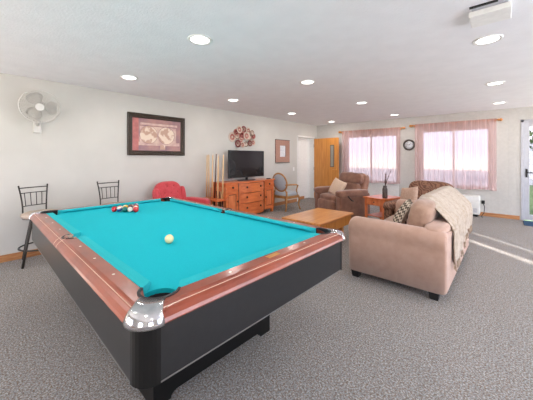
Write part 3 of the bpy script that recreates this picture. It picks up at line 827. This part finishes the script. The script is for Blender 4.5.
# faces +X
bm = NB(); cushion(bm, .18, .58, .66, n=20, e=.62, c=(0, 0, 0), M=T(-.30, -.02, .59) @ R(-12, 'Y'))
but = []
for (y, z) in ((-.14, .1), (.0, .1), (.14, .1), (-.07, .22), (.07, .22), (-.07, -.02), (.07, -.02)):
    but.append((T(-.30, 0, .60) @ R(-12, 'Y')) @ Vector((.085, y, z)))
for vtx in bm.verts:
    for b_ in but:
        d = (vtx.co-b_).length
        if d < .07: vtx.co.x -= .022*(1-d/.07)**1.2
obj('backrest', bm, red_up, t)
bm = NB()
for b_ in but: bmesh.ops.create_icosphere(bm, subdivisions=1, radius=.011, matrix=Matrix.Translation(b_+Vector((-.016, 0, 0))))
obj('buttons', bm, pm('red_button', (160, 36, 42), .6), t)
for s in (1, -1):
    obj('wing', cushion(NB(), .14, .09, .34, n=12, e=.6, M=T(-.26, s*.28-.02, .64) @ R(-12, 'Y') @ R(s*-8, 'Z')), red_up, t)
    bm = NB(); cushion(bm, .62, .14, .13, n=12, e=.5, c=(.06, s*.33, .545)); box(bm, -.26, .32, s*.33-.045, s*.33+.045, .12, .52, .02)
    obj('armrest', bm, red_up, t)
obj('seat_cushion', cushion(NB(), .60, .54, .18, n=14, e=.35, c=(.06, 0, .40), puff=.2), red_up, t)
obj('seat_base', box(NB(), -.28, .32, -.30, .30, .10, .33, .02), red_up, t)
for sx in (-.24, .28):
    for sy in (-.26, .26): obj('leg', box(NB(), sx-.02, sx+.02, sy-.02, sy+.02, 0, .11, .004), cue_butt, t)

# ------------------------------------------------------------------ cue rack and cues
t = thing('cue_rack', 'reddish wooden floor rack holding pool cues beside the dresser', 'cue rack', (-4.46, 3.42, 0))
obj('base', prism(NB(), rrect(.27, .15, .04), 0, .05), cherry, t)
bm = NB(); prism(bm, rrect(.28, .155, .05), .50, .525); obj('cue_shelf', bm, cherry, t)
for sx in (-.24, -.08, .08, .24):
    obj('post', lathe(NB(), [(0, .05), (.016, .05), (.012, .2), (.018, .28), (.012, .36), (.016, .50), (0, .50)], c=(sx, -.13, 0), n=12), cherry, t)
obj('post', box(NB(), -.26, -.23, .10, .13, .05, .72, .004), cherry, t)
obj('post', box(NB(), .23, .26, .10, .13, .05, .72, .004), cherry, t)
obj('back_panel', box(NB(), -.24, .24, .11, .125, .25, .74, .004), cherry_v, t)
obj('ball_tray', box(NB(), -.25, .25, -.12, .10, .22, .24, .004), cherry, t)
cues = [(-.24, -.02, 1.42, 0, .02, 'pale'), (-.19, .06, 1.44, .03, .03, 'pale'), (-.14, -.03, 1.43, 0, .0, 'pale'), (-.06, .03, 1.45, .05, .03, 'dark'), (-.01, -.04, 1.42, 0, .01, 'pale'),
        (.06, .04, 1.43, -.01, .03, 'pale'), (.12, -.02, 1.40, .01, .02, 'pale'), (.19, .05, 1.42, 0, .03, 'pale')]
where = ['leftmost in the floor rack', 'second from the left in the floor rack', 'third from the left in the floor rack', 'leaning in the middle of the rack', 'just right of the dark cue in the rack', 'third from the dresser in the rack', 'second from the dresser in the rack', 'nearest the dresser in the rack']
for k, (x, y, L, lx, ly, kind) in enumerate(cues):
    c = thing('pool_cue', '%s wooden pool cue %s' % ('dark-shafted' if kind == 'dark' else 'pale', where[k]), 'pool cue', (-4.46+x, 3.42+y, .05), 0, 'pool cues in the floor rack')
    z0, z1, z2 = .0, .45, L-.05
    f = lambda z: (lx*z/z2, ly*z/z2, z)
    obj('butt', tube(NB(), [f(0), f(z1)], [.017, .015], 10), cue_butt if k % 2 or kind == 'dark' else cue_wood, c)
    obj('shaft', tube(NB(), [f(z1), f(z2-.02)], [.015, .010], 10), cue_butt if kind == 'dark' else cue_wood, c)
    obj('ferrule', tube(NB(), [f(z2-.02), f(z2)], [.0075, .007], 8), pearl, c)
for k, (x, y) in enumerate(((.0, .09), (.05, .085), (.10, .09), (.15, .085))):
    c = tag(obj('short_cue', tube(NB(), [(0, 0, 0), (0, -.03, .62)], [.015, .012], 10), cue_wood if k % 2 else cue_butt, loc=(-4.46+x, 3.42+y, .05)),
            ['short dark cue butt at left of the four low ones by the dresser', 'short pale cue, second of the four low ones by the dresser', 'short dark cue butt, third of the four low ones', 'short pale cue closest to the dresser side'][k], 'pool cue', 'short cues in the floor rack')

# ------------------------------------------------------------------ dresser
t = thing('dresser', 'reddish cherry dresser with bowed drawers against the left wall under the television', 'dresser', (XL+.02, 4.46, 0))
DW, DD, DH = .81, .43, .82  # half width along Y, depth along +X
obj('body', box(NB(), .0, DD, -DW+.02, DW-.02, .09, DH-.03), cherry, t)
def bowed(x0, x1, bow, y0, y1, z0, z1, n=12):
    bm = NB(); pts = []
    for k in range(n+1):
        y = y0+(y1-y0)*k/n; q = (2*k/n-1); pts.append((x1+bow*(1-q*q), y))
    prism(bm, [(x0, y0)]+pts+[(x0, y1)], z0, z1, bev=.004); return bm
topb = NB(); pts = [(0, -DW), (DD+.025, -DW)]
pts += [(DD+.03+.075*(1-(y/.42)**2), y) for y in [-.42+.84*k/12 for k in range(13)]]
pts += [(DD+.025, DW), (0, DW)]
prism(topb, pts, DH-.03, DH, bev=.005); obj('top', topb, cherry, t)
def knob(par, x, y, z):
    obj('knob', lathe(NB(), [(.01, 0), (.01, .012), (.024, .016), (.022, .026), (0, .03)], c=(x, y, z), axis='X', n=12), dark_knob, par)
for z0, z1 in ((.10, .33), (.345, .555), (.57, .775)):
    dr = obj('drawer', bowed(DD-.02, DD+.012, .075, -.40, .40, z0, z1), cherry, t)
    for y in (-.22, .22): knob(dr, DD+.012+.075*(1-(y/.4)**2), y, (z0+z1)/2+.02)
for s in (1, -1):
    y0, y1 = (.43, .76) if s == 1 else (-.76, -.43)
    dr = obj('drawer', box(NB(), DD-.005, DD+.014, y0, y1, .64, .775, .004), cherry, t); knob(dr, DD+.014, (y0+y1)/2, .71)
    bm = NB(); box(bm, DD-.005, DD+.006, y0, y1, .12, .62, .003)
    for (a, b, c, d) in ((y0, y0+.06, .12, .62), (y1-.06, y1, .12, .62), (y0+.06, y1-.06, .12, .18), (y0+.06, y1-.06, .56, .62)): box(bm, DD+.004, DD+.018, a, b, c, d, .002)
    dd = obj('door', bm, cherry, t)
    obj('panel', box(NB(), DD+.005, DD+.013, y0+.075, y1-.075, .195, .545, .005), cherry_v, dd)
    obj('groove', box(NB(), DD+.0055, DD+.008, y0+.06, y1-.06, .18, .56), cherry_dark, dd)
    knob(dd, DD+.018, y1-.03 if s == -1 else y0+.03, .40)
for sy in (-DW+.05, DW-.05):
    for x in (.04, DD-.04): obj('leg', box(NB(), x-.03, x+.03, sy-.03, sy+.03, 0, .10, .005), cherry, t)
obj('plinth', bowed(DD-.08, DD-.01, .06, -.42, .42, .05, .10), cherry, t)
for s in (1, -1):
    obj('pilaster', box(NB(), DD-.004, DD+.012, s*.415-.012, s*.415+.012, .09, .79, .003), cherry_dark, t)
# television
tv = thing('television', 'flat black television standing on the cherry dresser', 'television', (-4.60, 4.50, DH))
bm = NB(); box(bm, -.035, .005, -.575, .575, .07, .70, .006); obj('bezel', bm, tv_black, tv)
obj('screen', box(NB(), .004, .007, -.56, .56, .09, .687), tv_screen, tv)
bm = NB(); tube(bm, [(-.03, 0, .012), (-.03, 0, .12)], .03, 12); obj('neck', bm, tv_black, tv)
bm = NB(); prism(bm, [(-.03+.13*cos(a*pi/12), .28*sin(a*pi/12)) for a in range(24)], 0, .014, bev=.004); obj('stand', bm, tv_black, tv)
bm = NB(); box(bm, -.022, .022, -.075, .075, 0, .02, .005)
tag(obj('remote_control', bm, black_mat, loc=(-4.50, 5.14, DH), rot=(0, 0, .2)), 'small dark remote control at the right end of the dresser top', 'remote control')

# ------------------------------------------------------------------ oval-back wooden armchair (faces +Y, slightly turned)
t = thing('oval_back_armchair', 'wooden open armchair with blue-grey oval back beside the dresser', 'armchair', (-4.36, 5.68, 0), radians(-4))
# local: faces +Y
Mb = T(0, -.24, .72) @ R(12, 'X')
ov = [(.235*cos(a*pi/16), 0, .235*sin(a*pi/16)) for a in range(32)]
bm = NB(); tube(bm, [Mb @ Vector(p) for p in ov], .022, 10, closed=True); obj('back_frame', bm, chair_wood, t)
obj('backrest', cushion(NB(), .44, .06, .44, n=14, e=.9, M=Mb), blue_grey, t)
obj('seat', cushion(NB(), .50, .48, .11, n=14, e=.35, c=(0, 0, .42), puff=.25), blue_grey, t)
bm = NB(); box(bm, -.25, .25, .20, .235, .31, .38, .008); box(bm, -.25, .25, -.235, -.20, .31, .38, .008); box(bm, -.25, -.215, -.22, .22, .31, .38, .008); box(bm, .215, .25, -.22, .22, .31, .38, .008)
obj('seat_frame', bm, chair_wood, t)
for s in (1, -1):
    obj('leg', tube(NB(), [(s*.22, .22, .38), (s*.245, .25, .28), (s*.225, .235, .13), (s*.245, .265, .03), (s*.25, .275, 0)], [.026, .03, .017, .016, .022], 10), chair_wood, t)
    obj('leg', tube(NB(), [(s*.21, -.215, .50), (s*.22, -.22, .36), (s*.22, -.235, .15), (s*.225, -.27, 0)], [.02, .024, .018, .018], 10), chair_wood, t)
    obj('armrest', tube(NB(), [(s*.20, -.25, .66), (s*.25, -.10, .665), (s*.265, .10, .655), (s*.26, .17, .64), (s*.245, .13, .52), (s*.235, .17, .38)], [.018, .02, .022, .02, .016, .018], 10), chair_wood, t)
    obj('back_support', tube(NB(), [(s*.205, -.215, .45), (s*.17, -.23, .56)], .016, 8), chair_wood, t)

# ------------------------------------------------------------------ coffee table
t = thing('coffee_table', 'low orange oak coffee table between pool table and sofa', 'coffee table', (-2.275, 3.835, 0))
obj('tabletop', box(NB(), -.345, .345, -.54, .54, .395, .43, .01, 3), oak_table, t)
bm = NB(); box(bm, -.315, .315, -.505, .505, .25, .395, .004); obj('apron', bm, oak, t)
for sx in (-1, 1):
    for sy in (-1, 1): obj('leg', box(NB(), sx*.20-.035, sx*.20+.035, sy*.36-.035, sy*.36+.035, 0, .30, .006), oak, t)
obj('shelf', box(NB(), -.22, .22, -.38, .38, .10, .125, .004), oak_table, t)

# ------------------------------------------------------------------ recliner
def recliner():
    # local frame: faces -Y; width along X
    t = thing('recliner', 'brown suede recliner facing the coffee table beside the orange door', 'recliner', (-2.94, 6.04, 0), radians(-24))
    for s in (1, -1):
        bm = NB(); cushion(bm, .20, .86, .17, n=14, e=.45, c=(s*.41, -.08, .555), wr=.02, seed=s+3)
        obj('armrest', bm, brown_up, t)
        bm = NB(); cushion(bm, .17, .86, .56, n=12, e=.22, c=(s*.41, -.04, .29)); obj('side_panel', bm, brown_up, t)
    obj('seat', cushion(NB(), .64, .72, .22, n=16, e=.4, c=(0, -.14, .40), puff=.15, wr=.02, seed=2), brown_up, t)
    obj('footrest', cushion(NB(), .64, .16, .32, n=14, e=.4, c=(0, -.44, .24), wr=.02, seed=5), brown_up, t)
    obj('seat_base', box(NB(), -.40, .40, -.40, .40, .03, .28, .02), brown_up, t)
    Mr = T(0, .34, .66) @ R(-14, 'X')
    b = obj('backrest', cushion(NB(), .80, .20, .66, n=20, e=.35, M=Mr, wr=.015, seed=4), brown_up, t)
    Mr2 = T(0, .25, .86) @ R(-14, 'X')
    obj('head_pillow', cushion(NB(), .74, .20, .27, n=16, e=.5, M=Mr2, wr=.03, seed=8), brown_up, t)
    Mr3 = T(0, .20, .62) @ R(-14, 'X')
    obj('lumbar_pillow', cushion(NB(), .66, .20, .30, n=16, e=.5, M=Mr3, wr=.03, seed=9), brown_up, t)
    bm = NB(); tube(bm, [(.505, -.12, .40), (.53, -.2, .42), (.53, -.3, .52)], .012, 8); obj('lever', bm, black_mat, t)
    for sx in (-.35, .35):
        for sy in (-.33, .30): obj('foot', box(NB(), sx-.03, sx+.03, sy-.03, sy+.03, 0, .04), black_mat, t)
    return t
rc_ = recliner()
o = obj('throw_pillow', pillow(NB(), .42, .40, .15, seed=1), pillow_cream, loc=(-2.96, 5.80, .655), rot=(radians(-24), radians(14), radians(-24)))
tag(o, 'cream square pillow leaning on the brown recliner', 'pillow')

# ------------------------------------------------------------------ end table and vase
t = thing('end_table', 'reddish wooden end table with a drawer beside the recliner', 'end table', (-1.952, 5.835, 0), radians(-15))
# local front is -Y
obj('tabletop', box(NB(), -.25, .25, -.31, .31, .512, .54, .006), cherry, t)
bm = NB(); box(bm, -.22, .22, -.27, .27, .38, .512, .004); obj('apron', bm, cherry_v, t)
dr = obj('drawer', box(NB(), -.17, .17, -.285, -.268, .395, .50, .004), cherry_v, t)
obj('knob', lathe(NB(), [(.006, -.285), (.014, -.30), (0, -.308)], c=(0, 0, .45), axis='Y', n=10), dark_knob, dr)
for sx in (-1, 1):
    for sy in (-1, 1): obj('leg', box(NB(), sx*.205-.022, sx*.205+.022, sy*.26-.022, sy*.26+.022, 0, .512, .004), cherry_v, t)
obj('shelf', box(NB(), -.2, .2, -.25, .25, .15, .168, .003), cherry, t)
v = thing('vase_with_twigs', 'dark slim vase holding bare twigs on the end table', 'vase', (-1.84, 5.64, .54))
obj('vase', lathe(NB(), [(0, 0), (.045, 0), (.05, .02), (.048, .18), (.035, .22), (.036, .25), (.03, .25), (.028, .2), (0, .03)], n=20), vase_m, v)
rng = random.Random(4)
for k in range(7):
    a = rng.uniform(0, 6.28); s = rng.uniform(.04, .15)
    pts = [(0, 0, .08), (.01*cos(a), .01*sin(a), .25), (s*.4*cos(a), s*.4*sin(a), .36), (s*cos(a+.3), s*sin(a+.3), rng.uniform(.46, .60))]
    bm = NB(); tube(bm, pts, [.005, .005, .005, .003], 6)
    for q in range(5):
        f = .5+q*.1; i = min(2, int(f*3)); p = Vector(pts[i]).lerp(Vector(pts[i+1]), f*3-i)
        cushion(bm, .012, .012, .03, n=3, e=1, c=p)
    obj('twig', bm, twig_m, v)

# ------------------------------------------------------------------ patterned armchair behind the sofa
t = thing('patterned_armchair', 'dark brown swirl-patterned armchair between the sofa and right window', 'armchair', (-1.19, 5.56, 0), radians(-11))
for s in (1, -1):
    bm = NB(); cushion(bm, .19, .86, .16, n=14, e=.6, c=(s*.39, -.08, .46)); 
    obj('armrest', bm, swirl_brown, t)
    obj('side_panel', cushion(NB(), .14, .82, .42, n=10, e=.25, c=(s*.39, -.05, .25)), swirl_brown, t)
obj('seat', cushion(NB(), .62, .66, .20, n=14, e=.38, c=(0, -.12, .36), puff=.1), swirl_brown, t)
obj('seat_base', box(NB(), -.36, .36, -.38, .38, .06, .30, .02), swirl_brown, t)
obj('backrest', cushion(NB(), .78, .24, .62, n=20, e=.45, M=T(.03, .33, .60) @ R(-12, 'X')), swirl_brown, t)
obj('back_pillow', cushion(NB(), .62, .18, .40, n=16, e=.5, M=T(.03, .20, .62) @ R(-12, 'X'), wr=.02), swirl_brown, t)
for sx in (-.3, .3):
    for sy in (-.32, .32): obj('leg', box(NB(), sx-.025, sx+.025, sy-.025, sy+.025, 0, .07), black_mat, t)
o = obj('throw_pillow', pillow(NB(), .38, .38, .13, seed=3), pillow_pink, loc=(-1.36, 5.46, .63), rot=(radians(-18), radians(-10), radians(-30)))
tag(o, 'dusty beige pillow standing on the patterned brown armchair', 'pillow')

# ------------------------------------------------------------------ sofa (faces -X)
SX0, SX1, SY0, SY1 = -1.37, -.45, 2.94, 4.90
t = thing('sofa', 'beige pink fabric sofa seen from its end, right of the pool table', 'sofa', (-.91, 3.92, 0))
hx, hy = .455, .98
# arms: panel with rolled top, swept along X
def arm(s):
    bm = NB(); secs = []
    n = 12
    for x, zt, k in ((-hx, .0, .93), (-hx+.02, .0, .985), (-hx+.05, .010, 1), (-.1, .006, 1), (.2, -.004, 1), (hx-.04, -.012, 1), (hx+.015, -.016, .985), (hx+.03, -.018, .93)):
        pts = [(-.095, .075), (.085, .075)]
        pts += [(.085, .45)]
        cy, cz, r = -.005, .555, .108
        a0, a1 = -30, 210
        pts += [(cy+r*cos(radians(a0+(a1-a0)*q/n)), cz+r*sin(radians(a0+(a1-a0)*q/n))) for q in range(n+1)]
        pts += [(-.095, .45)]
        cyy, czz = 0, .36
        secs.append([(x, s*(hy-.11)+ (-s)*(p[0])*k*1.0, czz+(p[1]-czz)*k+zt*(p[1] > .4)) for p in pts])
    sweep(bm, secs, smooth=True)
    return obj('armrest', bm, sofa_up, t)
arm(1); arm(-1)
obj('seat_base', box(NB(), -hx+.03, hx-.10, -hy+.19, hy-.19, .075, .30, .02), sofa_up, t)
bm = NB(); box(bm, hx-.20, hx+.035, -hy+.035, hy-.035, .078, .62, .02, 3); cushion(bm, .23, 2*hy-.12, .14, n=14, e=.5, c=(hx-.085, 0, .62)); obj('back_frame', bm, sofa_up, t)
for k, y in enumerate((-.385, .385)):
    obj('seat_cushion', cushion(NB(), .66, .765, .17, n=14, e=.25, c=(-.11, y, .385), puff=.12), sofa_cush, t)
obj('back_cushion', cushion(NB(), .24, .78, .48, n=20, e=.5, M=T(.20, -.39, .65) @ R(10, 'Y'), wr=.025, seed=6), sofa_cush, t)
obj('back_cushion', cushion(NB(), .24, .78, .48, n=20, e=.5, M=T(.20, .39, .645) @ R(10, 'Y'), wr=.02, seed=7), sofa_cush, t)
for sx in (-hx+.07, hx-.07):
    for sy in (-hy+.07, hy-.07):
        bm = NB(); a = .045; b = .035
        q = [(sx-b, sy-b, 0), (sx+b, sy-b, 0), (sx+b, sy+b, 0), (sx-b, sy+b, 0)]; q2 = [(sx-a, sy-a, .08), (sx+a, sy-a, .08), (sx+a, sy+a, .08), (sx-a, sy+a, .08)]
        sweep(bm, [q, q2]); obj('foot', bm, black_mat, t)
# throw blanket draped over the back
def throw():
    bm = NB()
    # path across the back in local (x,z), from the seat side up over and down the outside
    path = [(-.02, .58), (.02, .70), (.08, .81), (.15, .885), (.24, .90), (.33, .85), (.42, .76), (.49, .69), (.512, .60), (.514, .50), (.515, .42), (.516, .36)]
    y0, y1 = -.62, .95; n = 56; m = (len(path)-1)*4
    def pp(f):
        f = f*(len(path)-1); i = min(int(f), len(path)-2); q = f-i
        a, b = path[i], path[i+1]; return a[0]+(b[0]-a[0])*q, a[1]+(b[1]-a[1])*q
    G = []
    for i in range(n+1):
        yy = y0+(y1-y0)*i/n; row = []
        e = i/n
        for j in range(m+1):
            f = j/m
            x, z = pp(f)
            w = .012*sin(yy*26+2*sin(f*3))+.006*sin(yy*61+1)
            yo = yy+(.03*sin(f*5) - .10*(1-e)*(f-.5))
            nx = -1 if f < .25 else (0 if f < .6 else 1)
            edge = max(0, 1-e*7)   # near edge sags over the cushion
            drop = -.05*edge*(1 if .2 < f < .7 else .3)
            ln = (.06*sin(yy*3.1) if f > .9 else 0)
            row.append(bm.verts.new((x+w*(nx if nx else .2)+.008, yo, z+(abs(w) if nx == 0 else 0)+drop*1.0+ln*(f-.9)*10+.012)))
        G.append(row)
    for i in range(n):
        for j in range(m): bm.faces.new((G[i][j], G[i+1][j], G[i+1][j+1], G[i][j+1])).smooth = True
    bmesh.ops.recalc_face_normals(bm, faces=bm.faces[:])
    fr = NB()
    for i in range(0, n+1, 1):
        for k in (0,):
            p = G[i][m].co; tube(fr, [p, p+Vector((.002, .004*sin(i), -.035)), p+Vector((.004, .008*sin(i*2.3), -.07))], .004, 5)
    bmesh.ops.solidify(bm, geom=bm.faces[:], thickness=.008)
    th = thing('throw_blanket', 'cream knitted throw with fringe draped over the sofa back', 'blanket', (-.91, 3.92, 0))
    obj('cloth', bm, throw_m, th)
    obj('fringe', fr, throw_dark, th)
throw()
o = obj('throw_pillow', pillow(NB(), .40, .38, .14, seed=5), zig_m, loc=(-.96, 3.70, .62), rot=(radians(-30), radians(12), radians(-62)))
tag(o, 'black and cream zigzag pillow lying on the sofa seat behind its near arm', 'pillow')

# ------------------------------------------------------------------ outside
struct('ground_lawn', box(NB(), .1, 30, YF+WT, 40, -.3, -.12), grass)
struct('ground_pale', box(NB(), -30, .1, YF+WT, 40, -.3, -.12), pale_ground)  # pale ground put in to brighten the view through both curtained windows
def tree(x, y, h, r, lab, seed):
    rng = random.Random(seed)
    t = thing('garden_tree', lab, 'tree', (x, y, -.12))
    obj('trunk', tube(NB(), [(0, 0, 0), (.05, 0, h*.3), (-.03, .05, h*.6)], [.16, .12, .06], 8), bark, t)
    bm = NB()
    for k in range(420):
        d = Vector((rng.gauss(0, 1), rng.gauss(0, 1), rng.gauss(0, 1))).normalized()*r*rng.uniform(.55, 1)
        c = Vector((0, 0, h*.68))+Vector((d.x, d.y, d.z*.9)); s = rng.uniform(.1, .22)*r*.5
        M_ = Matrix.Translation(c) @ Matrix.Rotation(rng.uniform(0, 6), 4, Vector((rng.random(), rng.random(), rng.random()+.1)))
        vs = [bm.verts.new(M_ @ Vector(p)) for p in ((-s, 0, 0), (0, -s*.5, 0), (s, 0, 0), (0, s*.5, 0))]
        bm.faces.new(vs)
    obj('foliage', bm, leaf, t)
tree(1.2, 17, 4.6, 1.7, 'leafy green tree seen through the glass door', 1)
bm = NB()
box(bm, .2, 7, 20, 24, -.1, 2.2)
b = tag(obj('neighbour_house', bm, siding), 'pale blue-grey house across the lawn seen through the glass door', 'house')

# ------------------------------------------------------------------ light
w = bpy.data.worlds.new('World'); S.world = w; w.use_nodes = True
n = w.node_tree.nodes; l = w.node_tree.links
bg = n['Background']; bg.inputs['Strength'].default_value = 9
tc = n.new('ShaderNodeTexCoord'); sx = n.new('ShaderNodeSeparateXYZ'); l.new(tc.outputs['Generated'], sx.inputs[0])
cr = n.new('ShaderNodeValToRGB'); e = cr.color_ramp.elements
mr = n.new('ShaderNodeMapRange'); mr.inputs['From Min'].default_value = -1; l.new(sx.outputs['Z'], mr.inputs['Value']); l.new(mr.outputs['Result'], cr.inputs['Fac'])
e[0].position = 0; e[0].color = (1.45, 1.32, 1.18, 1)
e[1].position = 1; e[1].color = (.68, .82, 1.1, 1)
x = e.new(.49); x.color = (1.3, 1.24, 1.16, 1)
x = e.new(.51); x.color = (.9, .98, 1.18, 1)
l.new(cr.outputs['Color'], bg.inputs['Color'])
sun = bpy.data.lights.new('sun', 'SUN'); sun.energy = 18; sun.angle = radians(.6); sun.color = (1, .96, .9)
so = bpy.data.objects.new('sun', sun); COL.objects.link(so)
so.rotation_euler = Vector((-.735, .68, -.40)).to_track_quat('-Z', 'Y').to_euler()
# light portals in the window openings (sampling aid only)
def portal(loc, sx_, sy_, direction):
    p = bpy.data.lights.new('window_portal', 'AREA'); p.shape = 'RECTANGLE'; p.size = sx_; p.size_y = sy_; p.cycles.is_portal = True
    o = bpy.data.objects.new('window_portal', p); COL.objects.link(o); o.location = loc
    o.rotation_euler = Vector(direction).to_track_quat('-Z', 'Z' if abs(direction[2]) < .5 else 'Y').to_euler()
for h in (W1, W2, D2): portal(((h[0]+h[1])/2, YF+WT+.01, (h[2]+h[3])/2), h[1]-h[0], h[3]-h[2], (0, -1, 0))
for h in (WR1, WR2, WR3): portal((XR+WT+.01, (h[0]+h[1])/2, (h[2]+h[3])/2), h[1]-h[0], h[3]-h[2], (-1, 0, 0))
for h in (WB1, WB2): portal(((h[0]+h[1])/2, YB-WT-.01, (h[2]+h[3])/2), h[1]-h[0], h[3]-h[2], (0, 1, 0))

# ------------------------------------------------------------------ camera
cam = bpy.data.cameras.new('camera'); co = bpy.data.objects.new('camera', cam); COL.objects.link(co)
cam.sensor_width = 36; cam.lens = 36*271.6/533; cam.shift_y = -42/533; cam.clip_start = .05
co.location = (0, 0, 1.345); co.rotation_euler = (pi/2, 0, radians(41.63))
S.camera = co
vs = S.view_settings; vs.view_transform = 'Standard'; vs.look = 'None'; vs.exposure = -.27; vs.gamma = 1; vs.use_curve_mapping = False
